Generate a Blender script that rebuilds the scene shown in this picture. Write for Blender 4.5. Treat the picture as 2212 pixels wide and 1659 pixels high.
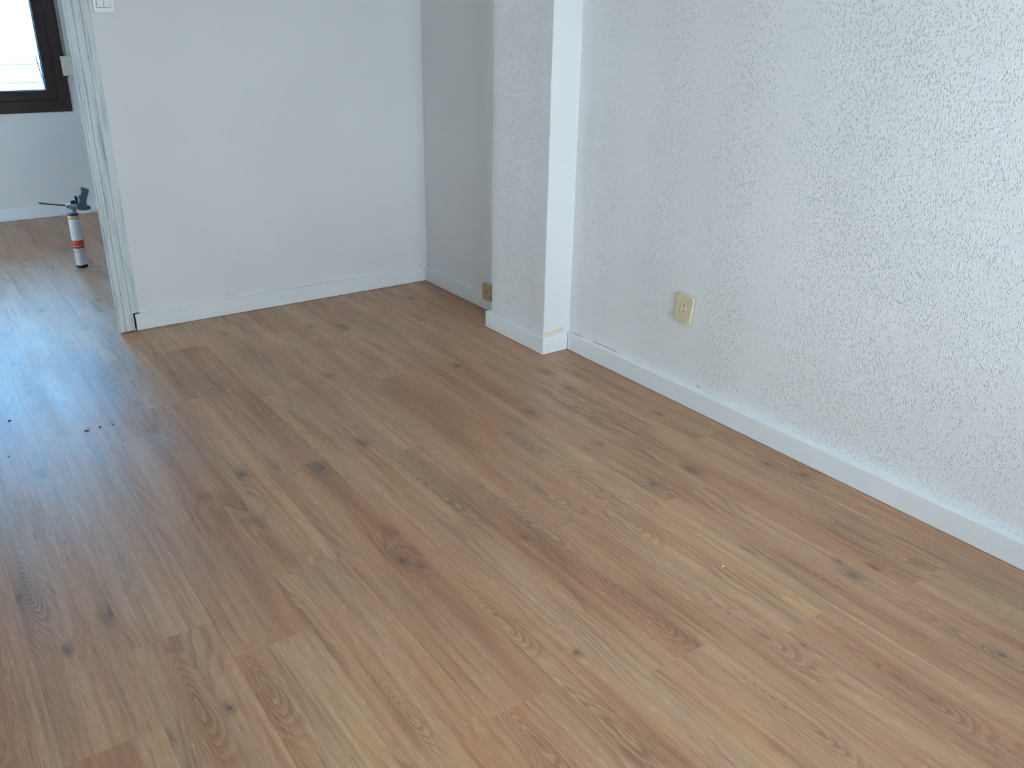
import bpy, bmesh, math, random
from mathutils import Vector, Matrix

random.seed(7)
scene = bpy.context.scene
for o in list(bpy.data.objects):
    bpy.data.objects.remove(o)
COL = scene.collection

# ------------------------------------------------------------------ camera
F_PX, PITCH, ROLL, YAW = 1881.06, 0.406654, 0.0170006, 0.617829
CAM_H = 1.40
d = Vector((math.sin(YAW) * math.cos(PITCH), math.cos(YAW) * math.cos(PITCH), -math.sin(PITCH)))
r0 = Vector((math.cos(YAW), -math.sin(YAW), 0))
u0 = r0.cross(d)
rv = math.cos(ROLL) * r0 + math.sin(ROLL) * u0
uv = -math.sin(ROLL) * r0 + math.cos(ROLL) * u0
cam = bpy.data.cameras.new('camera')
cam.sensor_fit = 'HORIZONTAL'
cam.sensor_width = 36.0
cam.lens = 36.0 * F_PX / 2212.0
cam.clip_start = 0.05
cam_o = bpy.data.objects.new('camera', cam)
COL.objects.link(cam_o)
M = Matrix((rv, uv, -d)).transposed().to_4x4()
M.translation = Vector((0, 0, CAM_H))
cam_o.matrix_world = M
scene.camera = cam_o

# ------------------------------------------------------------------ sky, exposure
world = bpy.data.worlds.new('sky')
scene.world = world
world.use_nodes = True
bg = world.node_tree.nodes['Background']
bg.inputs['Color'].default_value = (0.75, 0.885, 1.0, 1)
bg.inputs['Strength'].default_value = 3.7

# openings of the main room's window and the added side window as light portals (they emit nothing, they only guide sky sampling)
def portal(name, loc, rot, sx, sy):
    l = bpy.data.lights.new(name, 'AREA')
    l.shape = 'RECTANGLE'
    l.size, l.size_y = sx, sy
    l.cycles.is_portal = True
    o = bpy.data.objects.new(name, l)
    COL.objects.link(o)
    o.location = loc
    o.rotation_euler = rot
WIN2 = (0.00, 2.05, 0.50, 2.30)      # window behind the camera: x0 x1 z0 z1
YFRONT = -1.20                        # inner face of that wall
WIN1 = (-1.15, 1.10, 0.725, 2.05)    # window of the far room
YFAR = 6.875
XL = -1.85                            # left wall
W3 = (4.80, 5.95, 0.05, 2.15)         # unseen window added to brighten the far room from the side: y0 y1 z0 z1
W4 = (-0.75, 0.80, 0.90, 2.20)        # unseen window added to brighten the main room's right wall
portal('window_portal_near', ((WIN2[0] + WIN2[1]) / 2, YFRONT - 0.16, (WIN2[2] + WIN2[3]) / 2),
       (math.pi / 2, 0, 0), WIN2[1] - WIN2[0], WIN2[3] - WIN2[2])

portal('added_window_portal_side', (XL - 0.16, (W4[0] + W4[1]) / 2, (W4[2] + W4[3]) / 2),
       (math.pi / 2, 0, -math.pi / 2), W4[1] - W4[0], W4[3] - W4[2])

vs = scene.view_settings
vs.view_transform = 'Standard'
vs.look = 'None'
vs.gamma = 1.0
vs.use_curve_mapping = False
vs.exposure = 2.08
scene.cycles.use_denoising = True
scene.cycles.caustics_reflective = False
scene.cycles.caustics_refractive = False
scene.cycles.diffuse_bounces = 4
scene.cycles.max_bounces = 6
scene.cycles.glossy_bounces = 2
scene.cycles.transparent_max_bounces = 6
scene.cycles.adaptive_threshold = 0.15

# ------------------------------------------------------------------ node helpers
class NT:
    def __init__(self, name):
        self.mat = bpy.data.materials.new(name)
        self.mat.use_nodes = True
        self.t = self.mat.node_tree
        self.n = self.t.nodes
        self.bsdf = self.n['Principled BSDF']
    def link(self, a, b):
        self.t.links.new(a, b)
    def put(self, sock, v):
        if v is None:
            return
        if isinstance(v, bpy.types.NodeSocket):
            self.link(v, sock)
        elif isinstance(v, (tuple, list)):
            v = tuple(v)
            if len(sock.default_value) == 4 and len(v) == 3:
                v = v + (1,)
            sock.default_value = v
        else:
            sock.default_value = v
    def math(self, op, a, b=None, c=None, clamp=False):
        m = self.n.new('ShaderNodeMath')
        m.operation = op
        m.use_clamp = clamp
        self.put(m.inputs[0], a)
        self.put(m.inputs[1], b)
        self.put(m.inputs[2], c)
        return m.outputs[0]
    def add(self, a, b): return self.math('ADD', a, b)
    def sub(self, a, b): return self.math('SUBTRACT', a, b)
    def mul(self, a, b): return self.math('MULTIPLY', a, b)
    def vec(self, op, a, b=None):
        m = self.n.new('ShaderNodeVectorMath')
        m.operation = op
        self.put(m.inputs[0], a)
        self.put(m.inputs[1], b)
        return m.outputs['Value'] if op in ('LENGTH', 'DISTANCE', 'DOT_PRODUCT') else m.outputs[0]
    def obj(self):
        return self.n.new('ShaderNodeTexCoord').outputs['Object']
    def xyz(self, v):
        s = self.n.new('ShaderNodeSeparateXYZ')
        self.put(s.inputs[0], v)
        return s.outputs
    def comb(self, x, y, z):
        c = self.n.new('ShaderNodeCombineXYZ')
        self.put(c.inputs[0], x); self.put(c.inputs[1], y); self.put(c.inputs[2], z)
        return c.outputs[0]
    def noise(self, v, scale=1.0, detail=2.0, rough=0.5, dist=0.0):
        n = self.n.new('ShaderNodeTexNoise')
        self.put(n.inputs['Vector'], v)
        n.inputs['Scale'].default_value = scale
        n.inputs['Detail'].default_value = detail
        n.inputs['Roughness'].default_value = rough
        n.inputs['Distortion'].default_value = dist
        return n.outputs['Fac']
    def voro(self, v, scale=1.0, rand=1.0, feature='F1'):
        n = self.n.new('ShaderNodeTexVoronoi')
        n.feature = feature
        self.put(n.inputs['Vector'], v)
        n.inputs['Scale'].default_value = scale
        n.inputs['Randomness'].default_value = rand
        return n.outputs['Distance'], n.outputs['Color']
    def step(self, v, a, b):
        m = self.n.new('ShaderNodeMapRange')
        m.interpolation_type = 'SMOOTHSTEP'
        self.put(m.inputs['Value'], v)
        m.inputs['From Min'].default_value = a
        m.inputs['From Max'].default_value = b
        return m.outputs['Result']
    def mix(self, f, a, b, blend='MIX'):
        m = self.n.new('ShaderNodeMix')
        m.data_type = 'RGBA'
        m.blend_type = blend
        self.put(m.inputs[0], f)
        self.put(m.inputs[6], a)
        self.put(m.inputs[7], b)
        return m.outputs[2]
    def ramp(self, f, stops):
        r = self.n.new('ShaderNodeValToRGB')
        el = r.color_ramp.elements
        while len(el) < len(stops):
            el.new(0.5)
        for e, (p, c) in zip(el, stops):
            e.position = p
            e.color = tuple(c) + (1,)
        self.put(r.inputs[0], f)
        return r.outputs[0]
    def attr(self, name):
        a = self.n.new('ShaderNodeAttribute')
        a.attribute_type = 'OBJECT'
        a.attribute_name = name
        return a
    def bump(self, h, dist, strength=1.0):
        b = self.n.new('ShaderNodeBump')
        b.inputs['Strength'].default_value = strength
        b.inputs['Distance'].default_value = dist
        self.put(b.inputs['Height'], h)
        self.link(b.outputs[0], self.bsdf.inputs['Normal'])
    def col(self, c): self.put(self.bsdf.inputs['Base Color'], c)
    def rough(self, v): self.put(self.bsdf.inputs['Roughness'], v)
    def spec(self, v): self.put(self.bsdf.inputs['Specular IOR Level'], v)
    def metal(self, v): self.put(self.bsdf.inputs['Metallic'], v)

def srgb(r, g, b):
    f = lambda c: (c / 255 / 12.92) if c / 255 <= 0.04045 else ((c / 255 + 0.055) / 1.055) ** 2.4
    return (f(r), f(g), f(b))

def plain(name, color, rough=0.5, metal=0.0, var=0.06, scale=40.0, bump=0.0, spec=0.5):
    m = NT(name)
    p = m.obj()
    n = m.noise(p, scale, 3.0, 0.55)
    c2 = tuple(max(0.0, c * (1 - var * 2)) for c in color)
    m.col(m.mix(m.step(n, 0.3, 0.7), c2, color))
    m.rough(rough); m.metal(metal); m.spec(spec)
    if bump:
        m.bump(n, bump)
    return m.mat

# ------------------------------------------------------------------ materials
def wall_mat(name, color, gotele=1.0, spots=(), fine=0.0):
    """painted plaster; gotele = sprayed droplet texture, spots = (centre, radii, colour, strength)"""
    m = NT(name)
    p = m.obj()
    un = m.noise(p, 2.2, 1.0, 0.5)
    col = m.mix(m.step(un, 0.25, 0.75), tuple(c * 0.965 for c in color), color)
    if spots:
        sn = m.mul(m.sub(m.noise(p, 160.0, 1.0), 0.5), 1.6)
    for (cc, rr, sc, st) in spots:
        q = m.vec('DIVIDE', m.vec('SUBTRACT', p, cc), rr)
        dist = m.add(m.vec('LENGTH', q), sn)
        col = m.mix(m.mul(m.step(dist, 1.05, 0.6), st), col, sc)
    m.col(col)
    m.rough(0.62)
    m.spec(0.28)
    if gotele > 0:
        s = m.xyz(p)
        warp = m.noise(p, 24.0, 1.0)
        pz = m.comb(s[0], s[1], m.add(m.mul(s[2], 0.68), m.mul(warp, 0.02)))
        d1, c1 = m.voro(pz, 190.0)
        c = m.xyz(c1)
        keep = m.step(m.add(c[0], m.mul(m.sub(warp, 0.5), 0.9)), 0.30, 0.85)
        size = m.add(0.55, m.mul(c[1], 0.75))
        drop = m.mul(m.step(m.math('DIVIDE', d1, size), 0.50, 0.12), keep)
        h = m.add(m.mul(drop, 1.0 * gotele), m.mul(m.noise(pz, 280.0, 0.0), 0.40 * gotele))
        m.bump(h, 0.0019, 1.0)
    elif fine:
        m.bump(m.noise(p, 170.0, 0.0), fine)
    return m.mat

WHITE = (0.83, 0.83, 0.84)
TAN = srgb(196, 178, 142)
BROWN = srgb(120, 96, 74)
MAT = {}
MAT['gotele'] = wall_mat('sprayed_wall_paint', WHITE, 1.0, spots=[
    ((2.344, 2.60, 0.083), (0.05, 0.075, 0.0035), TAN, 0.85),
    ((2.344, 2.66, 0.082), (0.05, 0.030, 0.0022), BROWN, 0.7),
    ((2.344, 2.545, 0.083), (0.05, 0.025, 0.0022), BROWN, 0.55),
    ((2.338, 2.795, 0.081), (0.05, 0.060, 0.0013), BROWN, 0.9),
    ((2.344, 2.40, 0.084), (0.05, 0.03, 0.002), TAN, 0.5),
    ((2.348, 2.079, 0.090), (0.05, 0.0032, 0.0045), srgb(60, 52, 58), 0.95),
    ((2.348, 2.068, 0.089), (0.05, 0.0055, 0.0055), srgb(150, 145, 150), 0.6),
])
MAT['pillar_side'] = wall_mat('sprayed_pillar_paint', WHITE, 1.5)
MAT['smooth'] = wall_mat('smooth_wall_paint', WHITE, 0.0, spots=[
    ((1.230, 4.122, 0.086), (0.036, 0.05, 0.016), srgb(222, 211, 184), 0.5),
    ((1.62, 4.122, 0.083), (0.30, 0.05, 0.004), srgb(205, 196, 176), 0.4),
    ((2.293, 4.122, 0.090), (0.0035, 0.05, 0.0035), srgb(70, 55, 52), 0.9),
    ((2.333, 4.105, 0.088), (0.05, 0.004, 0.0035), srgb(80, 55, 52), 0.9),
])
MAT['alcove'] = wall_mat('alcove_wall_paint', WHITE, 0.22, spots=[
    ((2.333, 4.105, 0.088), (0.05, 0.004, 0.0035), srgb(80, 55, 52), 0.9)])
MAT['far_wall'] = wall_mat('far_room_paint', (0.78, 0.76, 0.75), 0.0)
MAT['ceiling'] = wall_mat('ceiling_paint', (0.82, 0.82, 0.80), 0.0)
MAT['plain_wall'] = wall_mat('plain_wall_paint', WHITE, 0.0)
MAT['bare_plaster'] = plain('bare_cream_plaster', srgb(236, 226, 200), 0.8, var=0.10, scale=120, bump=0.0005)
MAT['skirting'] = plain('white_skirting_lacquer', (0.85, 0.88, 0.905), 0.38, var=0.012, scale=8)
MAT['brown_frame'] = plain('dark_brown_window_lacquer', srgb(56, 30, 24), 0.45, var=0.15, scale=30)
MAT['gasket'] = plain('dark_glazing_gasket', srgb(42, 44, 60), 0.5)
MAT['ivory'] = plain('yellowed_ivory_plastic', srgb(228, 217, 182), 0.35, var=0.05, scale=60)
MAT['ivory_dull'] = plain('dull_tan_plastic', srgb(196, 170, 128), 0.4, var=0.08, scale=60)
MAT['cream_box'] = plain('cream_strap_cover_plastic', srgb(222, 214, 190), 0.4, var=0.03)
MAT['hole'] = plain('dark_hole_and_gap_shade', srgb(26, 22, 20), 0.7)
MAT['white_plastic'] = plain('white_switch_plastic', (0.80, 0.80, 0.78), 0.28, var=0.01)
MAT['strap'] = plain('grey_shutter_webbing', srgb(150, 145, 140), 0.8, var=0.12, scale=200)
MAT['subfloor'] = plain('grey_underlay', srgb(70, 62, 56), 0.9)
MAT['dark_chip'] = plain('dark_brown_crumb', srgb(52, 30, 26), 0.8, var=0.2, scale=300)
MAT['white_chip'] = plain('white_plaster_chip', (0.85, 0.85, 0.82), 0.7)
MAT['gun_grey'] = plain('slate_grey_gun_plastic', srgb(84, 95, 101), 0.42, var=0.06)
MAT['gun_metal'] = plain('zinc_gun_metal', srgb(150, 165, 172), 0.30, metal=0.85, var=0.1, scale=90)
MAT['steel_dark'] = plain('dirty_dark_steel', srgb(92, 90, 90), 0.45, metal=0.7, var=0.25, scale=120)
MAT['black_plastic'] = plain('black_plastic', srgb(22, 22, 26), 0.45)
MAT['ground'] = plain('pale_concrete_ground', (0.78, 0.77, 0.74), 0.9, var=0.08, scale=2)
MAT['fence'] = plain('rusty_fence_wire', srgb(40, 30, 30), 0.7, var=0.2)

def whitewash():
    m = NT('whitewashed_door_casing')
    p = m.obj()
    s = m.xyz(p)
    q = m.comb(m.mul(s[0], 90.0), m.mul(s[1], 90.0), m.mul(s[2], 5.0))
    st = m.noise(q, 1.0, 4.0, 0.6)
    big = m.noise(m.comb(m.mul(s[0], 30.0), m.mul(s[1], 30.0), m.mul(s[2], 3.0)), 1.0, 2.0)
    fac = m.step(m.add(m.mul(st, 0.65), m.mul(big, 0.45)), 0.52, 0.76)
    col = m.mix(m.mul(fac, 0.55), srgb(218, 226, 228), srgb(140, 158, 172))
    fine = m.noise(m.comb(m.mul(s[0], 420.0), m.mul(s[1], 420.0), m.mul(s[2], 22.0)), 1.0, 2.0)
    col = m.mix(m.mul(m.step(fine, 0.62, 0.75), 0.35), col, srgb(120, 132, 142))
    m.col(col)
    m.rough(0.55)
    m.bump(m.add(st, fine), 0.0006)
    return m.mat
MAT['casing'] = whitewash()

def glass_mat(name, tint):
    m = NT(name)
    n = m.n
    n.remove(m.bsdf)
    out = n['Material Output']
    tr = n.new('ShaderNodeBsdfTransparent')
    tr.inputs[0].default_value = tint + (1,)
    gl = n.new('ShaderNodeBsdfGlossy')
    gl.inputs['Roughness'].default_value = 0.02
    fr = n.new('ShaderNodeFresnel')
    fr.inputs[0].default_value = 1.45
    mx = n.new('ShaderNodeMixShader')
    m.link(fr.outputs[0], mx.inputs[0])
    m.link(tr.outputs[0], mx.inputs[1])
    m.link(gl.outputs[0], mx.inputs[2])
    m.link(mx.outputs[0], out.inputs[0])
    return m.mat
MAT['glass'] = glass_mat('clear_window_glass', (0.95, 0.97, 0.96))
MAT['sky_tint_glass'] = glass_mat('blue_skylight_tint_glass', (0.47, 0.72, 0.90))  # tint added to turn the skylight and its floor reflection blue

def oak():
    m = NT('oak_laminate')
    p = m.obj()
    s = m.xyz(p)
    u, v = s[0], s[1]
    seed = m.attr('seed').outputs['Fac']
    tone = m.attr('tone').outputs['Fac']
    sd = m.mul(seed, 7.31)
    def field(su, sv, k, detail=1.0, rough=0.5):
        return m.noise(m.comb(m.add(m.mul(u, su), sd), m.add(m.mul(v, sv), m.mul(sd, 1.7)), m.add(sd, k)), 1.0, detail, rough)
    warp = m.sub(field(28.0, 6.0, 9.0, 2.0), 0.5)
    big = field(8.0, 1.15, 0.0, 1.0, 0.4)
    h = m.add(m.add(m.mul(big, 0.85), m.mul(u, 2.4)), m.mul(warp, 0.15))
    figmask = core = halo = None
    for i in (1, 2, 3):
        a = m.xyz(m.attr('figure%d' % i).outputs['Vector'])
        dv = m.math('DIVIDE', m.sub(v, a[1]), a[2])
        du = m.math('DIVIDE', m.add(m.add(m.sub(u, a[0]), m.mul(warp, 0.034)), m.mul(m.mul(dv, dv), 0.006)), m.mul(a[2], 0.165))
        du = m.mul(du, m.math('MAXIMUM', m.add(1.0, m.mul(dv, 0.42)), 0.3))
        dd = m.add(m.mul(du, du), m.mul(dv, dv))
        h = m.add(h, m.mul(m.math('POWER', 2.718, m.mul(dd, -0.9)), 0.40))
        gw = m.math('POWER', 2.718, m.mul(dd, -0.55))
        figmask = gw if figmask is None else m.math('MAXIMUM', figmask, gw)
    for i in (1, 2, 3):
        a = m.xyz(m.attr('knot%d' % i).outputs['Vector'])
        w = m.mul(warp, 0.034)
        du = m.math('DIVIDE', m.add(m.sub(u, a[0]), w), a[2])
        dv = m.math('DIVIDE', m.sub(m.sub(v, a[1]), w), m.mul(a[2], 1.7))
        dd = m.add(m.mul(du, du), m.mul(dv, dv))
        ha = m.math('POWER', 2.718, m.mul(dd, -0.6))
        h = m.add(h, m.mul(ha, 0.40))
        c = m.math('POWER', 2.718, m.mul(dd, -4.0))
        core = c if core is None else m.math('MAXIMUM', core, c)
        halo = ha if halo is None else m.math('MAXIMUM', halo, ha)
    t = m.math('FRACT', m.mul(h, 13.5))
    line = m.mul(m.step(t, 0.15, 0.88), m.step(t, 1.0, 0.92))
    t2 = m.math('FRACT', m.mul(h, 33.0))
    line2 = m.mul(m.step(t2, 0.3, 0.85), m.step(t2, 1.0, 0.9))
    area = field(9.0, 1.7, 5.0, 1.0)
    strength = m.math('MAXIMUM', m.mul(m.step(area, 0.46, 0.68), 0.46), m.mul(figmask, 0.75))
    strength = m.math('MAXIMUM', strength, m.mul(halo, 0.8))
    # tone of the board: tan, reddish brown, grey beige and straw streaks along the grain
    tn = m.add(field(10.0, 0.75, 11.0, 2.0, 0.55), m.mul(m.sub(tone, 0.5), 0.14))
    base = m.ramp(tn, OAK_RAMP)
    hue = field(11.0, 1.2, 15.0, 1.0)
    base = m.mix(m.mul(m.step(hue, 0.50, 0.74), 0.38), base, OAK_RED)
    base = m.mix(m.mul(m.step(hue, 0.50, 0.28), 0.60), base, OAK_GREY)
    streak = field(75.0, 2.2, 21.0, 2.0, 0.6)
    base = m.mix(1.0, base, m.ramp(streak, [(0.25, (0.77, 0.75, 0.74)), (0.48, (0.98, 0.98, 0.98)), (0.75, (1.13, 1.13, 1.12))]), 'MULTIPLY')
    dark = m.mix(1.0, base, (0.36, 0.32, 0.31), 'MULTIPLY')
    c = m.mix(m.mul(m.mul(line, strength), 0.85), base, dark)
    c = m.mix(m.mul(m.mul(line2, strength), 0.30), c, dark)
    # soft dark mineral clouds near the knots
    c = m.mix(m.mul(m.mul(halo, m.step(warp, -0.16, 0.12)), 0.70), c, (0.215, 0.125, 0.090))
    c = m.mix(m.mul(m.step(core, 0.10, 0.95), 0.65), c, (0.120, 0.082, 0.066))
    # pores: fine dark dashes along the board, pale dashes painted as light glints
    po = field(560.0, 13.0, 31.0, 1.0, 0.55)
    pmask = m.add(0.30, m.mul(m.step(area, 0.62, 0.36), 0.70))
    pores = m.mul(m.step(po, 0.55, 0.72), pmask)
    c = m.mix(m.mul(pores, 0.62), c, (0.170, 0.098, 0.070))
    pl = field(620.0, 30.0, 41.0, 0.0)
    pale = m.mul(m.step(pl, 0.70, 0.82), m.step(streak, 0.40, 0.60))
    c = m.mix(m.mul(pale, 0.50), c, (0.72, 0.56, 0.44))
    m.col(c)
    m.rough(m.add(OAK_ROUGH, m.mul(streak, 0.08)))
    m.spec(0.5)
    m.bump(m.mul(po, pmask), OAK_BUMP, 1.0)
    return m.mat
OAK_RAMP = [(0.25, (0.365, 0.178, 0.095)), (0.40, (0.438, 0.232, 0.127)), (0.52, (0.488, 0.276, 0.155)),
            (0.64, (0.515, 0.310, 0.180)), (0.78, (0.562, 0.336, 0.170))]
OAK_RED = (0.475, 0.215, 0.116)
OAK_GREY = (0.405, 0.258, 0.162)
OAK_ROUGH, OAK_BUMP = 0.31, 0.0008
MAT['oak'] = oak()

def can_label():
    m = NT('printed_can_label')
    p = m.obj()
    s = m.xyz(p)
    ang = m.math('ARCTAN2', s[1], s[0])
    z = s[2]
    cell = m.comb(m.mul(ang, 16.0), m.mul(z, 260.0), 0.0)
    rows = m.math('FRACT', m.mul(z, 150.0))
    txt = m.mul(m.step(m.noise(m.comb(m.mul(ang, 34.0), m.math('FLOOR', m.mul(z, 150.0)), 0.5), 1.0, 1.0), 0.45, 0.55),
                m.mul(m.step(rows, 0.2, 0.3), m.step(rows, 0.75, 0.65)))
    zone = m.mul(m.step(z, 0.185, 0.19), m.step(z, 0.268, 0.262))
    col = m.mix(m.mul(m.mul(txt, zone), 0.45), srgb(206, 208, 214), srgb(110, 112, 122))
    pict = m.mul(m.mul(m.step(z, 0.083, 0.086), m.step(z, 0.105, 0.102)),
                 m.step(m.noise(cell, 1.0, 2.0), 0.56, 0.60))
    col = m.mix(m.mul(pict, 0.9), col, srgb(30, 28, 30))
    low = m.mul(m.mul(m.step(z, 0.04, 0.045), m.step(z, 0.07, 0.065)), m.step(m.noise(cell, 0.6, 2.0), 0.62, 0.66))
    col = m.mix(m.mul(low, 0.8), col, srgb(40, 38, 40))
    m.col(col)
    m.rough(0.38)
    return m.mat
MAT['can_label'] = can_label()
def red_band():
    m = NT('red_printed_band')
    p = m.obj()
    s = m.xyz(p)
    ang = m.math('ARCTAN2', s[1], s[0])
    n = m.noise(m.comb(m.mul(ang, 14.0), m.mul(s[2], 300.0), 0.3), 1.0, 2.0)
    txt = m.mul(m.mul(m.step(s[2], 0.114, 0.116), m.step(s[2], 0.122, 0.120)), m.step(n, 0.48, 0.56))
    edge = m.mul(m.step(s[2], 0.1235, 0.1245), m.step(s[2], 0.128, 0.127))
    c = m.mix(m.mul(txt, 0.8), srgb(186, 58, 40), srgb(50, 24, 20))
    c = m.mix(edge, c, srgb(226, 170, 140))
    m.col(c)
    m.rough(0.4)
    return m.mat
MAT['red'] = red_band()
MAT['yellow'] = plain('yellow_printed_band', srgb(206, 160, 62), 0.4)
MAT['can_metal'] = plain('pale_can_shoulder', srgb(200, 196, 184), 0.35, metal=0.4)

# ------------------------------------------------------------------ mesh helpers
def link(name, me, mat=None, parent=None):
    o = bpy.data.objects.new(name, me)
    COL.objects.link(o)
    if mat is not None:
        for x in (mat if isinstance(mat, (list, tuple)) else [mat]):
            me.materials.append(MAT[x] if isinstance(x, str) else x)
    if parent is not None:
        o.parent = parent
    return o

def finish(name, bm, mat, parent=None, smooth=False):
    bmesh.ops.recalc_face_normals(bm, faces=bm.faces[:])
    me = bpy.data.meshes.new(name)
    bm.to_mesh(me)
    bm.free()
    if smooth:
        for f in me.polygons:
            f.use_smooth = True
    return link(name, me, mat, parent)

def bbox(bm, x0, x1, y0, y1, z0, z1):
    vs_ = [bm.verts.new(c) for c in ((x0, y0, z0), (x1, y0, z0), (x1, y1, z0), (x0, y1, z0),
                                     (x0, y0, z1), (x1, y0, z1), (x1, y1, z1), (x0, y1, z1))]
    for f in ((3, 2, 1, 0), (4, 5, 6, 7), (0, 1, 5, 4), (1, 2, 6, 5), (2, 3, 7, 6), (3, 0, 4, 7)):
        bm.faces.new([vs_[i] for i in f])
    return vs_

def box(name, x0, x1, y0, y1, z0, z1, mat, parent=None, bevel=0.0, seg=2):
    bm = bmesh.new()
    bbox(bm, x0, x1, y0, y1, z0, z1)
    if bevel:
        bmesh.ops.bevel(bm, geom=bm.edges[:], offset=bevel, segments=seg, profile=0.5, affect='EDGES')
    return finish(name, bm, mat, parent)

def boxes(name, lst, mat, parent=None):
    bm = bmesh.new()
    for b in lst:
        bbox(bm, *b)
    return finish(name, bm, mat, parent)

def prism(name, pts, z0, z1, mat, parent=None, bevel=0.0, seg=2):
    """polygon in x,y extruded in z"""
    bm = bmesh.new()
    lo = [bm.verts.new((x, y, z0)) for x, y in pts]
    hi = [bm.verts.new((x, y, z1)) for x, y in pts]
    bm.faces.new(list(reversed(lo)))
    bm.faces.new(hi)
    n = len(pts)
    for i in range(n):
        bm.faces.new((lo[i], lo[(i + 1) % n], hi[(i + 1) % n], hi[i]))
    if bevel:
        bmesh.ops.bevel(bm, geom=bm.edges[:], offset=bevel, segments=seg, profile=0.5, affect='EDGES')
    return finish(name, bm, mat, parent)

def slab(name, pts, y0, y1, mat, parent=None, bevel=0.0, seg=2, smooth=False):
    """polygon in x,z extruded in y"""
    bm = bmesh.new()
    a = [bm.verts.new((x, y0, z)) for x, z in pts]
    b = [bm.verts.new((x, y1, z)) for x, z in pts]
    bm.faces.new(a)
    bm.faces.new(list(reversed(b)))
    n = len(pts)
    for i in range(n):
        bm.faces.new((a[i], b[i], b[(i + 1) % n], a[(i + 1) % n]))
    if bevel:
        bmesh.ops.bevel(bm, geom=bm.edges[:], offset=bevel, segments=seg, profile=0.5, affect='EDGES')
    return finish(name, bm, mat, parent, smooth)

def lathe(name, prof, mat, parent=None, n=28, smooth=True, loc=(0, 0, 0)):
    bm = bmesh.new()
    rings = []
    for r, z in prof:
        rings.append([bm.verts.new((r * math.cos(2 * math.pi * i / n), r * math.sin(2 * math.pi * i / n), z)) for i in range(n)])
    for a, b in zip(rings, rings[1:]):
        for i in range(n):
            bm.faces.new((a[i], a[(i + 1) % n], b[(i + 1) % n], b[i]))
    bm.faces.new(list(reversed(rings[0])))
    bm.faces.new(rings[-1])
    o = finish(name, bm, mat, parent, smooth)
    o.location = loc
    return o

def tube(name, pts, radii, mat, parent=None, n=12, smooth=True):
    bm = bmesh.new()
    pts = [Vector(p) for p in pts]
    rings = []
    for i, p in enumerate(pts):
        t = (pts[min(i + 1, len(pts) - 1)] - pts[max(i - 1, 0)]).normalized()
        a = t.orthogonal().normalized() if abs(t.y) > 0.9 else Vector((0, 1, 0)).cross(t).normalized()
        b = t.cross(a)
        r = radii[i] if isinstance(radii, (list, tuple)) else radii
        rings.append([bm.verts.new(p + r * (math.cos(2 * math.pi * k / n) * a + math.sin(2 * math.pi * k / n) * b)) for k in range(n)])
    for a, b in zip(rings, rings[1:]):
        for k in range(n):
            bm.faces.new((a[k], a[(k + 1) % n], b[(k + 1) % n], b[k]))
    bm.faces.new(list(reversed(rings[0])))
    bm.faces.new(rings[-1])
    return finish(name, bm, mat, parent, smooth)

def empty(name, loc, rot=(0, 0, 0)):
    o = bpy.data.objects.new(name, None)
    COL.objects.link(o)
    o.empty_display_size = 0.05
    o.location = loc
    o.rotation_euler = rot
    return o

def tag(o, label, cat=None, group=None, kind=None):
    o['label'] = label
    if cat: o['category'] = cat
    if group: o['group'] = group
    if kind: o['kind'] = kind
    return o

def struct(o, label, cat):
    return tag(o, label, cat, kind='structure')

# ------------------------------------------------------------------ room dimensions
YB = 4.122            # back wall plane (with the doorway)
YB2 = 4.225           # its other side, in the far room
HC = 2.50             # ceiling
DX0, DX1, DH = -0.10, 0.7315, 2.05    # doorway
FARX0, FARX1 = -1.85, 2.333

# ------------------------------------------------------------------ floor: laminate boards
PW, PL = 0.192, 1.285
X0 = 0.2185
S = 1.4 / 1.5
JOINT = {-1: 3.044, 0: 1.970, 1: 1.798, 2: 2.054, 3: 1.273, 4: 1.919, 5: 1.176, 6: 1.821, 7: 1.087, 8: 1.747, 9: 1.021, 10: 0.640}
floor = box('floor', XL, 2.345, YFRONT, YFAR + 0.02, -0.05, -0.0085, 'subfloor')
struct(floor, 'brown oak laminate floor of long staggered boards', 'floor')

def plank_mesh():
    w, l, g, c, t = PW / 2, PL / 2, 0.00005, 0.00018, 0.008
    bm = bmesh.new()
    def ring(a, b, z):
        return [bm.verts.new((sx * a, sy * b, z)) for sx, sy in ((-1, -1), (1, -1), (1, 1), (-1, 1))]
    r0_, r1_, r2_ = ring(w - g, l - g, -t), ring(w - g, l - g, -c), ring(w - g - c, l - g - c, 0)
    bm.faces.new(r2_)
    for a, b in ((r0_, r1_), (r1_, r2_)):
        for i in range(4):
            bm.faces.new((a[i], a[(i + 1) % 4], b[(i + 1) % 4], b[i]))
    bmesh.ops.recalc_face_normals(bm, faces=bm.faces[:])
    me = bpy.data.meshes.new('plank')
    bm.to_mesh(me)
    bm.free()
    me.materials.append(MAT['oak'])
    return me
PLANK = plank_mesh()

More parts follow.
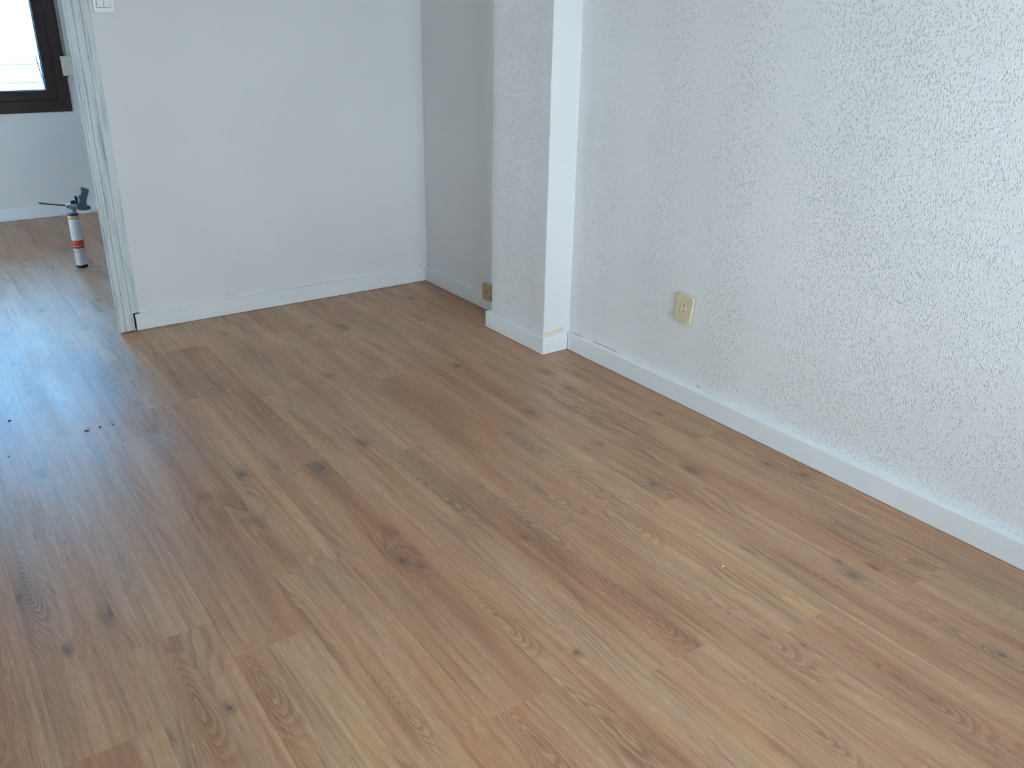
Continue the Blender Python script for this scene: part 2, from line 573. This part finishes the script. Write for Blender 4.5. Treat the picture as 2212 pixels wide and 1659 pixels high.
# knots (x, y, radius) and cathedral figures (x, y, half length) where the photograph shows them
KNOTS = [(0.926, 1.803, 0.020), (0.955, 1.756, 0.013), (1.909, 1.066, 0.020), (1.930, 1.133, 0.012), (1.992, 1.058, 0.012),
         (1.787, 2.393, 0.024), (1.146, 2.507, 0.020), (1.972, 1.732, 0.026), (0.725, 2.517, 0.018), (1.798, 1.736, 0.020),
         (1.833, 2.043, 0.013), (0.949, 2.425, 0.028), (1.928, 0.671, 0.013), (0.355, 1.527, 0.010), (0.214, 2.010, 0.022),
         (1.604, 3.657, 0.020), (1.804, 2.936, 0.022), (1.269, 1.718, 0.012), (1.090, 1.245, 0.008), (0.030, 2.205, 0.026),
         (1.56, 0.96, 0.010), (0.10, 1.92, 0.012)]
FIGS = [(1.330, 1.294, 0.16), (0.875, 3.300, 0.15), (1.179, 2.093, 0.20), (1.472, 1.899, 0.15), (1.421, 2.837, 0.12),
        (1.616, 2.229, 0.14), (1.623, 1.852, 0.16), (1.582, 1.629, 0.13), (1.332, 1.735, 0.16), (1.160, 1.830, 0.08),
        (1.502, 1.048, 0.15), (1.917, 0.728, 0.17), (0.443, 1.540, 0.14), (0.300, 1.560, 0.15), (1.008, 1.433, 0.12),
        (0.848, 1.082, 0.14), (1.001, 0.979, 0.18), (0.834, 2.539, 0.07), (1.82, 1.20, 0.10), (0.06, 2.20, 0.17),
        (0.95, 3.02, 0.16), (1.04, 2.72, 0.13), (1.76, 1.80, 0.10), (1.65, 0.72, 0.15), (1.36, 0.80, 0.14), (0.66, 1.30, 0.10)]
first = None
for k in range(-11, 11):
    j = JOINT.get(k)
    j = j * S if j is not None else (k * 0.487 % 1.0) * PL
    xc = X0 + PW * (k + 0.5)
    n0 = math.floor((YFRONT - j) / PL)
    y = j + n0 * PL
    while y < YFAR:
        yc = y + PL / 2
        o = bpy.data.objects.new('plank', PLANK)
        COL.objects.link(o)
        o.parent = floor
        o.location = (xc, yc, 0)
        rr = random.Random(k * 101 + round(yc * 10))
        o['seed'] = float(rr.randint(0, 60)) * 0.37 + 0.11
        o['tone'] = rr.random()
        ks = [q for q in KNOTS if abs(q[0] - xc) < PW / 2 and abs(q[1] - yc) < PL / 2]
        fs = [q for q in FIGS if abs(q[0] - xc) < PW / 2 and abs(q[1] - yc) < PL / 2]
        seen = bool(ks or fs)
        if not seen:
            for _ in range(rr.randint(0, 2)):
                ks.append((xc + rr.uniform(-.07, .07), yc + rr.uniform(-.6, .6), rr.uniform(.010, .022)))
            for _ in range(rr.randint(0, 1)):
                fs.append((xc + rr.uniform(-.05, .05), yc + rr.uniform(-.5, .5), rr.uniform(.08, .15)))
        for i in range(3):
            q = ks[i] if i < len(ks) else (xc + 9, yc + 9, 0.01)
            o['knot%d' % (i + 1)] = [float(q[0] - xc), float(q[1] - yc), float(q[2])]
            q = fs[i] if i < len(fs) else (xc + 9, yc + 9, 0.1)
            o['figure%d' % (i + 1)] = [float(q[0] - xc), float(q[1] - yc), float(q[2])]
        y += PL

# ------------------------------------------------------------------ walls and ceiling
def wall_right():
    line = [(2.350, YFRONT), (2.350, 0.85), (2.352, 1.65), (2.333, 2.85), (2.333, 3.28), (2.333, YB)]
    bm = bmesh.new()
    lo = [bm.verts.new((x, y, 0)) for x, y in line]
    hi = [bm.verts.new((x, y, HC)) for x, y in line]
    lo2 = [bm.verts.new((2.55, y, 0)) for x, y in line]
    hi2 = [bm.verts.new((2.55, y, HC)) for x, y in line]
    for i in range(len(line) - 1):
        f = bm.faces.new((lo[i], hi[i], hi[i + 1], lo[i + 1]))
        f.material_index = 1 if i == 4 else 0
        bm.faces.new((lo2[i], lo2[i + 1], hi2[i + 1], hi2[i]))
        bm.faces.new((hi[i], hi2[i], hi2[i + 1], hi[i + 1]))
        bm.faces.new((lo[i], lo[i + 1], lo2[i + 1], lo2[i]))
    bm.faces.new((lo[0], lo2[0], hi2[0], hi[0]))
    bm.faces.new((lo[-1], hi[-1], hi2[-1], lo2[-1]))
    return finish('wall_right', bm, ['gotele', 'alcove'])
struct(wall_right(), 'white sprayed-texture wall on the right with small droplets of paint', 'wall')

struct(boxes('wall_back', [(DX1, 2.55, YB, YB2, 0, HC), (XL, DX0, YB, YB2, 0, HC), (DX0, DX1, YB, YB2, DH, HC)], 'smooth'),
       'smooth white wall at the back with the open doorway', 'wall')
lw = [(XL - 0.2, XL, YFRONT - 0.2, W4[0], 0, HC), (XL - 0.2, XL, W4[1], W3[0], 0, HC), (XL - 0.2, XL, W3[1], YFAR + 0.2, 0, HC)]
for w_ in (W3, W4):
    lw += [(XL - 0.2, XL, w_[0], w_[1], 0, w_[2]), (XL - 0.2, XL, w_[0], w_[1], w_[3], HC)]
struct(boxes('wall_left', lw, 'plain_wall'),
       'white side wall on the left of both rooms', 'wall')
x0, x1, z0, z1 = WIN2
struct(boxes('wall_front', [(XL, x0, YFRONT - 0.2, YFRONT, 0, HC), (x1, 2.55, YFRONT - 0.2, YFRONT, 0, HC),
                            (x0, x1, YFRONT - 0.2, YFRONT, z1, HC), (x0, x1, YFRONT - 0.2, YFRONT, 0, z0)], 'plain_wall'),
       'white wall with the window facing the back wall', 'wall')
x0, x1, z0, z1 = WIN1
struct(boxes('wall_far', [(XL, x0, YFAR, YFAR + 0.2, 0, HC), (x1, 2.55, YFAR, YFAR + 0.2, 0, HC),
                          (x0, x1, YFAR, YFAR + 0.2, z1, HC), (x0, x1, YFAR, YFAR + 0.2, 0, z0)], 'far_wall'),
       'backlit white wall around the window of the room beyond the doorway', 'wall')
struct(box('wall_far_right', 2.333, 2.55, YB2, YFAR, 0, HC, 'far_wall'), 'white side wall of the room beyond the doorway', 'wall')
struct(box('ceiling', XL - 0.2, 2.55, YFRONT - 0.2, YFAR + 0.2, HC, HC + 0.2, 'ceiling'), 'plain white ceiling over both rooms', 'ceiling')

# pillar
def pillar():
    bm = bmesh.new()
    pts = [(2.190, 2.850), (2.333, 2.850), (2.333, 3.280), (2.204, 3.280)]
    lo = [bm.verts.new((x, y, 0)) for x, y in pts]
    hi = [bm.verts.new((x, y, HC)) for x, y in pts]
    idx = {0: 1, 1: 1, 2: 1, 3: 0}
    for i in range(4):
        f = bm.faces.new((lo[i], lo[(i + 1) % 4], hi[(i + 1) % 4], hi[i]))
        f.material_index = idx[i]
    bm.faces.new(lo); bm.faces.new(hi)
    ed = [e for e in bm.edges if abs(e.verts[0].co.z - e.verts[1].co.z) > 1 and e.verts[0].co.x < 2.25]
    bmesh.ops.bevel(bm, geom=ed, offset=0.003, segments=2, profile=0.5, affect='EDGES')
    return finish('wall_pillar', bm, ['pillar_side', 'smooth'])
pil = struct(pillar(), 'square white pillar standing out from the right wall, one face brightly lit', 'pillar')
rp = random.Random(3)
top = [(2.1935, .1055), (2.203, .1035), (2.212, .1015), (2.222, .0985), (2.229, .0975), (2.237, .0985), (2.243, .0965), (2.250, .0985), (2.257, .0985),
       (2.264, .1015), (2.270, .1020), (2.277, .1045), (2.284, .1060), (2.291, .1065), (2.297, .1075), (2.303, .1065), (2.305, .1010), (2.302, .0960), (2.305, .0905), (2.301, .0860), (2.290, .0865),
       (2.272, .0850), (2.262, .0862), (2.254, .0830), (2.240, .0790)]
patch = slab('plaster_patch', [(2.1935, .079)] + top, 2.8494, 2.8512, 'bare_plaster', pil)
patch['label'] = 'cream strip of bare plaster above the skirting'

# ------------------------------------------------------------------ skirting boards
BH, BZ = 0.078, 0.0012
def skirting(name, pts, parent=None, zc=BH):
    """footprint in x,y extruded to skirting height, small bevel"""
    return prism(name, pts, BZ, zc, 'skirting', parent, bevel=0.0016, seg=2)
XF = 2.3175
struct(skirting('baseboard_right', [(XF, YFRONT + .01), (XF, 2.8385), (2.333, 2.8485), (2.351, 1.65), (2.349, 0.85), (2.349, YFRONT + .01)]),
       'long white skirting board running along the sprayed right wall', 'baseboard')
bp = struct(skirting('baseboard_pillar', [(2.1775, 2.8390), (2.1765, 3.291), (2.203, 3.291), (2.189, 2.8495)]),
            'short white skirting board around the foot of the pillar', 'baseboard')
skirting('return_board', [(2.1785, 2.8388), (2.3165, 2.8388), (2.3165, 2.8496), (2.1895, 2.8496)], bp)
struct(skirting('baseboard_alcove', [(2.3155, 3.284), (2.3155, 4.1068), (2.3328, 4.1215), (2.3328, 3.284)]),
       'white skirting board in the recess behind the pillar', 'baseboard')
struct(skirting('baseboard_back', [(0.7815, 4.1075), (2.3150, 4.1075), (2.3320, 4.1215), (0.7815, 4.1215)]),
       'white skirting board along the back wall from the door casing to the corner', 'baseboard')
struct(skirting('baseboard_far', [(-1.84, 6.860), (2.33, 6.860), (2.33, 6.8745), (-1.84, 6.8745)]),
       'white skirting board under the window of the far room', 'baseboard')

# ------------------------------------------------------------------ door casing
def casing(name, side, label):
    t = empty(name, (0, 0, 0))
    struct(t, label, 'door casing')
    s = (lambda x: x) if side > 0 else (lambda x: DX0 - (x - DX1))
    def b(n, xa, xb, ya, yb, za, zb, bev):
        a, c = sorted((s(xa), s(xb)))
        return box(n, a, c, ya, yb, za, zb, 'casing', t, bev)
    zb = 0.004
    b('jamb', 0.7235, 0.7314, 4.1216, 4.236, zb, DH, 0.001)
    b('inner_bead', 0.7005, 0.7085, 4.1045, 4.1125, zb, DH + .09, 0.0030)
    b('inner_strip', 0.7092, 0.7335, 4.1060, 4.1213, zb, DH + .08, 0.0018)
    b('middle_strip', 0.7345, 0.7645, 4.1075, 4.1213, zb, DH + .07, 0.0018)
    b('edge_bead', 0.7650, 0.7735, 4.1070, 4.1213, zb, DH + .06, 0.0026)
    b('outer_strip', 0.7738, 0.8030, 4.1165, 4.1215, 0.0835, DH + .05, 0.0012)
    if side > 0:      # dark strips painting the shade in the gaps beside and above the skirting end
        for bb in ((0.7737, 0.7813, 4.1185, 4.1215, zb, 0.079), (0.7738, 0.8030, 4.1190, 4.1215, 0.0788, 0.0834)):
            o = box('gap_shade', *bb, 'hole', t)
            o['label'] = 'dark strip painted as the shade in the gap by the skirting end'
    return t
casing('trim_1', 1, 'whitewashed grooved door casing beside the back wall, paint streaked grey blue')
casing('trim_2', -1, 'whitewashed grooved door casing on the far left side of the doorway')
th = struct(empty('trim_3', (0, 0, 0)), 'whitewashed head casing over the doorway', 'door casing')
box('head_board', DX0 - .103, DX1 + .103, 4.1165, 4.1215, DH + 0.101, DH + .15, 'casing', th, 0.001)

# ------------------------------------------------------------------ windows
def window(name, rect, y_in, out, label, split, glass):
    """two-leaf dark brown window, frame overlapping the wall; out = +1 the outside lies at larger y"""
    x0, x1, z0, z1 = rect
    t = struct(empty(name, ((x0 + x1) / 2, y_in, z0)), label, 'window')
    t.matrix_parent_inverse = Matrix()
    inv = Matrix.Translation(-Vector(t.location))
    def put(o):
        o.parent = t
        o.matrix_parent_inverse = inv
        return o
    def ring(n, a0, a1, c0, c1, w, ya, yb, mat, bev):
        bm = bmesh.new()
        out_ = [(a0, c0), (a1, c0), (a1, c1), (a0, c1)]
        in_ = [(a0 + w, c0 + w), (a1 - w, c0 + w), (a1 - w, c1 - w), (a0 + w, c1 - w)]
        V = {}
        for tagn, pts in (('o', out_), ('i', in_)):
            for yy in (ya, yb):
                V[tagn, yy] = [bm.verts.new((x, yy, z)) for x, z in pts]
        for i in range(4):
            k = (i + 1) % 4
            bm.faces.new((V['o', ya][i], V['o', ya][k], V['i', ya][k], V['i', ya][i]))
            bm.faces.new((V['o', yb][i], V['i', yb][i], V['i', yb][k], V['o', yb][k]))
            bm.faces.new((V['o', ya][i], V['o', yb][i], V['o', yb][k], V['o', ya][k]))
            bm.faces.new((V['i', ya][i], V['i', ya][k], V['i', yb][k], V['i', yb][i]))
        bmesh.ops.recalc_face_normals(bm, faces=bm.faces[:])
        bmesh.ops.bevel(bm, geom=bm.edges[:], offset=bev, segments=2, profile=0.5, affect='EDGES')
        return finish(n, bm, mat)
    e = -out
    ya, yb = sorted((y_in + e * 0.010, y_in + out * 0.07))
    put(ring('window_frame', x0 - .022, x1 + .022, z0 - .020, z1 + .020, 0.078, ya, yb, 'brown_frame', 0.003))
    for (sa, sb) in ((x0 + .054, split), (split + .001, x1 - .054)):
        ya, yb = sorted((y_in + e * 0.016, y_in + out * 0.05))
        sash = put(ring('sash', sa, sb, z0 + .056, z1 - .056, 0.066, ya, yb, 'brown_frame', 0.005))
        ya, yb = sorted((y_in + out * 0.004, y_in + out * 0.03))
        g = ring('gasket', sa + .0655, sb - .0655, z0 + .1215, z1 - .1215, 0.004, ya, yb, 'gasket', 0.0008)
        g.parent = sash
        ya, yb = sorted((y_in + out * 0.012, y_in + out * 0.018))
        p_ = box('pane', sa + .064, sb - .064, ya, yb, z0 + .120, z1 - .120, glass)
        p_.parent = sash
    return t
window('window_1', WIN1, YFAR, 1, 'dark brown window of the far room, blown out white by daylight', -0.02, 'sky_tint_glass')
window('window_2', WIN2, YFRONT, -1, 'dark brown two-leaf window lighting the main room', 1.025, 'glass')

for nm, w_, lb in (('added_window_3', W3, 'dark brown unseen window added in the side wall to brighten the far room'),
                   ('added_window_4', W4, 'dark brown unseen window added in the side wall to brighten the main room')):
    wo = window(nm, w_, 0.0, 1, lb, (w_[0] + w_[1]) / 2, 'glass')
    wo.location = (XL, (w_[0] + w_[1]) / 2, w_[2])
    wo.rotation_euler = (0, 0, math.pi / 2)

# ------------------------------------------------------------------ shutter strap winder by the far window
t = tag(empty('shutter_strap_winder', (1.134, YFAR, 0.93)), 'cream shutter strap winder box beside the dark brown window frame', 'strap winder')
def at(o, t):
    o.parent = t
    o.matrix_parent_inverse = Matrix.Translation(-Vector(t.location))
    return o
at(box('cover', 1.100, 1.168, YFAR - .032, YFAR - .001, 0.936, 1.062, 'cream_box', None, 0.004), t)
at(box('strap', 1.124, 1.140, YFAR - .022, YFAR - .0205, 1.060, 2.12, 'strap'), t)
at(box('lower_bracket', 1.104, 1.126, YFAR - .020, YFAR - .012, 0.922, 0.937, 'black_plastic', None, 0.001), t)
at(box('upper_bracket', 1.100, 1.124, YFAR - .024, YFAR - .016, 1.061, 1.076, 'black_plastic', None, 0.001), t)
for z in (1.083,):
    at(box('strap_guide', 1.120, 1.144, YFAR - .024, YFAR - .019, 2.10, 2.14, 'cream_box', None, 0.001), t)

# ------------------------------------------------------------------ light switch on the back wall
sx, sz = 0.8545, 1.4035
t = tag(empty('light_switch', (sx, YB, sz)), 'white double light switch high on the back wall beside the door casing', 'light switch')
def rounded(w, h, r, n=5):
    pts = []
    for cx_, cz_, a0 in ((w / 2 - r, h / 2 - r, 0), (-w / 2 + r, h / 2 - r, 90), (-w / 2 + r, -h / 2 + r, 180), (w / 2 - r, -h / 2 + r, 270)):
        for i in range(n + 1):
            a = math.radians(a0 + 90 * i / n)
            pts.append((cx_ + r * math.cos(a), cz_ + r * math.sin(a)))
    return pts
slab('cover_frame', rounded(.080, .082, .007), -.0095, -.0005, 'white_plastic', t, 0.002)
slab('inner_recess', rounded(.054, .050, .002), -.0102, -.0094, 'hole', t)
slab('rocker', [(x - .0132, z) for x, z in rounded(.0256, .0485, .001, 2)], -.0130, -.0098, 'white_plastic', t, 0.0008)
slab('rocker', [(x + .0132, z) for x, z in rounded(.0256, .0485, .001, 2)], -.0130, -.0098, 'white_plastic', t, 0.0008)

# ------------------------------------------------------------------ sockets on the right wall (plate in local x,z; facing local -y)
def socket(name, loc, tilt, w, h, mat, label, style):
    t = tag(empty(name, loc, (0, tilt, -math.pi / 2)), label, 'wall socket')
    t.rotation_euler = (Matrix.Rotation(-math.pi / 2, 4, 'Z') @ Matrix.Rotation(tilt, 4, 'Y')).to_euler()
    slab('plate', rounded(w, h, .009), -.011, 0.0, mat, t, 0.0048, 4)
    if style == 'small':
        bm = bmesh.new()
        po = [(x, z + .001) for x, z in rounded(.0205, .040, .003, 3)]
        pi_ = [(x, z + .001) for x, z in rounded(.0165, .036, .002, 3)]
        a = [bm.verts.new((x, -.0136, z)) for x, z in po]; b = [bm.verts.new((x, -.0136, z)) for x, z in pi_]
        a2 = [bm.verts.new((x, -.0108, z)) for x, z in po]; b2 = [bm.verts.new((x, -.0108, z)) for x, z in pi_]
        n = len(po)
        for i in range(n):
            k = (i + 1) % n
            bm.faces.new((a[i], a[k], b[k], b[i])); bm.faces.new((a[i], a2[i], a2[k], a[k])); bm.faces.new((b[i], b[k], b2[k], b2[i]))
        finish('outlet_rim', bm, mat, t)
        for dz in (.0125, -.0105):
            o = lathe('pin_hole', [(.0022, -.0004), (.0022, .0004)], 'hole', t, 12, False)
            o.rotation_euler = (math.pi / 2, 0, 0); o.location = (0, -.0112, dz)
            o['label'] = 'dark pin hole'
    else:
        for dx, dz, r in ((0.012, 0.004, .0040), (0.026, -.020, .0020), (-0.012, 0.004, .0040), (0.026, .026, .0018)):
            o = lathe('pin_hole', [(r, -.0004), (r, .0004)], 'hole', t, 12, False)
            o.rotation_euler = (math.pi / 2, 0, 0); o.location = (dx, -.0112, dz)
    return t
socket('wall_socket', (2.3385, 2.1725, 0.3765), 0.105, .080, .108, 'ivory', 'yellowed ivory wall plate with a tiny two-pin outlet on the right wall', 'small')
socket('wall_socket', (2.3165, 3.478, 0.1000), 0.0, .078, .084, 'ivory_dull', 'tan wall socket low in the recess, half hidden by the pillar', 'big')

# ------------------------------------------------------------------ foam gun screwed on its can
CX, CY = 0.787, 5.392
t = tag(empty('foam_gun', (CX, CY, 0)), 'slate grey expanding foam gun standing on its white and red can beyond the doorway', 'foam gun')
can = lathe('can', [(.0290, .010), (.0300, .012), (.0300, .277), (.0292, .279)], 'can_label', t)
lathe('base_ring', [(.0296, .0005), (.0312, .002), (.0312, .0145), (.0300, .016)], 'black_plastic', can)
lathe('red_band', [(.0300, .1125), (.0304, .113), (.0304, .158), (.0300, .1585)], 'red', can)
lathe('yellow_band', [(.0300, .2775), (.0305, .278), (.0305, .2885), (.0300, .289)], 'yellow', can)
lathe('shoulder', [(.0300, .288), (.0302, .2905), (.0270, .297), (.0215, .3005), (.0200, .302)], 'can_metal', can)
lathe('collar', [(.0290, .2985), (.0300, .300), (.0300, .3035), (.0270, .3060), (.0200, .3070)], 'black_plastic', t)
lathe('adapter', [(.0185, .3055), (.0215, .3065), (.0215, .3180), (.0200, .3230), (.0120, .3250), (.0100, .3330), (.0110, .3400)], 'gun_metal', t)
L = lambda pts: [(x - CX, z) for x, z in pts]
slab('nose_body', L([(.755, .3560), (.757, .3500), (.764, .3465), (.772, .3400), (.780, .3345), (.790, .3315), (.800, .3320), (.812, .3290), (.820, .3290),
                     (.820, .3560), (.814, .3600), (.806, .3635), (.790, .3640), (.773, .3620), (.762, .3595)]), -.0115, .0115, 'gun_metal', t, 0.0045, 3, True)
slab('valve_knob', L([(.785, .3660), (.786, .3730), (.791, .3790), (.798, .3800), (.809, .3790), (.809, .3640), (.787, .3640)]), -.009, .009, 'black_plastic', t, 0.002)
slab('grip', L([(.812, .3560), (.816, .3260), (.835, .3215), (.852, .3185), (.864, .3195), (.871, .3230), (.875, .3310), (.872, .3410), (.866, .3460), (.862, .3520),
                (.862, .3580), (.868, .3760), (.873, .3900), (.882, .4070), (.887, .4200), (.891, .4310), (.886, .4350), (.870, .4415), (.860, .4460), (.849, .4485),
                (.851, .4440), (.856, .4380), (.855, .4290), (.8515, .4230), (.8475, .4160), (.8470, .4060), (.8455, .4000), (.838, .4015), (.829, .4030),
                (.833, .3980), (.8365, .3920), (.834, .3780), (.829, .3640), (.827, .3600)]), -.0125, .0125, 'gun_grey', t, 0.0035, 2)
slab('trigger', L([(.8085, .4035), (.816, .4025), (.823, .4000), (.8265, .3930), (.8255, .3800), (.822, .3680), (.8205, .3600), (.829, .3535), (.829, .3495), (.818, .3500),
                   (.813, .3550), (.8105, .3660), (.812, .3800), (.8135, .3900), (.8130, .3980)]), -.007, .007, 'black_plastic', t, 0.0015)
tube('barrel', [(.762 - CX, 0, .3545), (.700 - CX, 0, .3668), (.660 - CX, 0, .3748)], [.0042, .0040, .0040], 'steel_dark', t)
tube('nozzle_tip', [(.662 - CX, 0, .3744), (.640 - CX, 0, .3795), (.627 - CX, 0, .3828)], [.0046, .0044, .0028], 'steel_dark', t)
k = lathe('end_knob', [(.0100, -.006), (.0112, -.004), (.0112, .004), (.0095, .0085), (.006, .0100)], 'black_plastic', t)
k.rotation_euler = (0, math.radians(104), 0); k.location = (.873 - CX, 0, .3315)

# ------------------------------------------------------------------ crumbs on the floor
def crumb(name, x, y, size, mat, label, seed, flat=0.45, cat='debris'):
    rr = random.Random(seed)
    bm = bmesh.new()
    bmesh.ops.create_icosphere(bm, subdivisions=1, radius=1)
    for v in bm.verts:
        k = rr.uniform(0.7, 1.15)
        v.co = Vector((v.co.x * size[0] * k, v.co.y * size[1] * k, max(v.co.z, -0.55) * size[0] * flat * k))
    zmin = min(v.co.z for v in bm.verts)
    for v in bm.verts:
        v.co.z -= zmin
    o = finish(name, bm, mat)
    o.location = (x, y, 0.0002)
    o.rotation_euler = (0, 0, rr.uniform(0, 3.1))
    return tag(o, label, cat, 'crumbs left on the boards')
crumb('wood_crumb', 0.158, 3.363, (.0045, .010), 'dark_chip', 'dark crumb alone near the left edge in the blue window reflection', 1)
crumb('wood_crumb', 0.373, 3.126, (.0042, .010), 'dark_chip', 'dark crumb on a board end, leftmost of the three in line', 2)
crumb('wood_crumb', 0.418, 3.132, (.0042, .011), 'dark_chip', 'dark crumb on a board end, middle of the three in line', 3)
crumb('wood_crumb', 0.460, 3.134, (.0032, .010), 'dark_chip', 'dark thin crumb on a board end, rightmost of the three in line', 4)
crumb('wood_crumb', 0.119, 3.064, (.0028, .004), 'dark_chip', 'tiny dark speck on the far left boards below the blue reflection', 5)
crumb('plaster_chip', 1.642, 1.294, (.0035, .0055), 'white_chip', 'small white plaster chip lying on the boards in the right foreground', 6)
crumb('plaster_chip', 1.705, 2.170, (.0028, .0050), 'white_chip', 'pale sliver of plaster on the boards before the pillar', 7)
crumb('dark_speck', 1.980, 2.312, (.0022, .0030), 'dark_chip', 'black speck on the boards near the right skirting', 8)

# ------------------------------------------------------------------ outside
struct(box('ground', -30, 30, -30, 40, -0.45, -0.30, 'ground'), 'pale ground outside the windows', 'ground')
ft = tag(empty('wire_fence', (1.0, 9.4, -0.30)), 'thin wire fence seen through the far window', 'fence')
inv = Matrix.Translation(-Vector(ft.location))
def fpart(o):
    o.parent = ft
    o.matrix_parent_inverse = inv
for i in range(-2, 4):
    fpart(tube('fence_post', [(1.440 + i * 1.1, 9.4, -.30), (1.306 + i * 1.1, 9.4, 0.935)], 0.0045, 'fence', None, 8))
for z in (0.15, 0.43, 0.72, 0.88):
    fpart(tube('fence_wire', [(-2.2, 9.4, z), (1.33, 9.4, z - .008), (4.6, 9.4, z)], 0.0026, 'fence', None, 6))
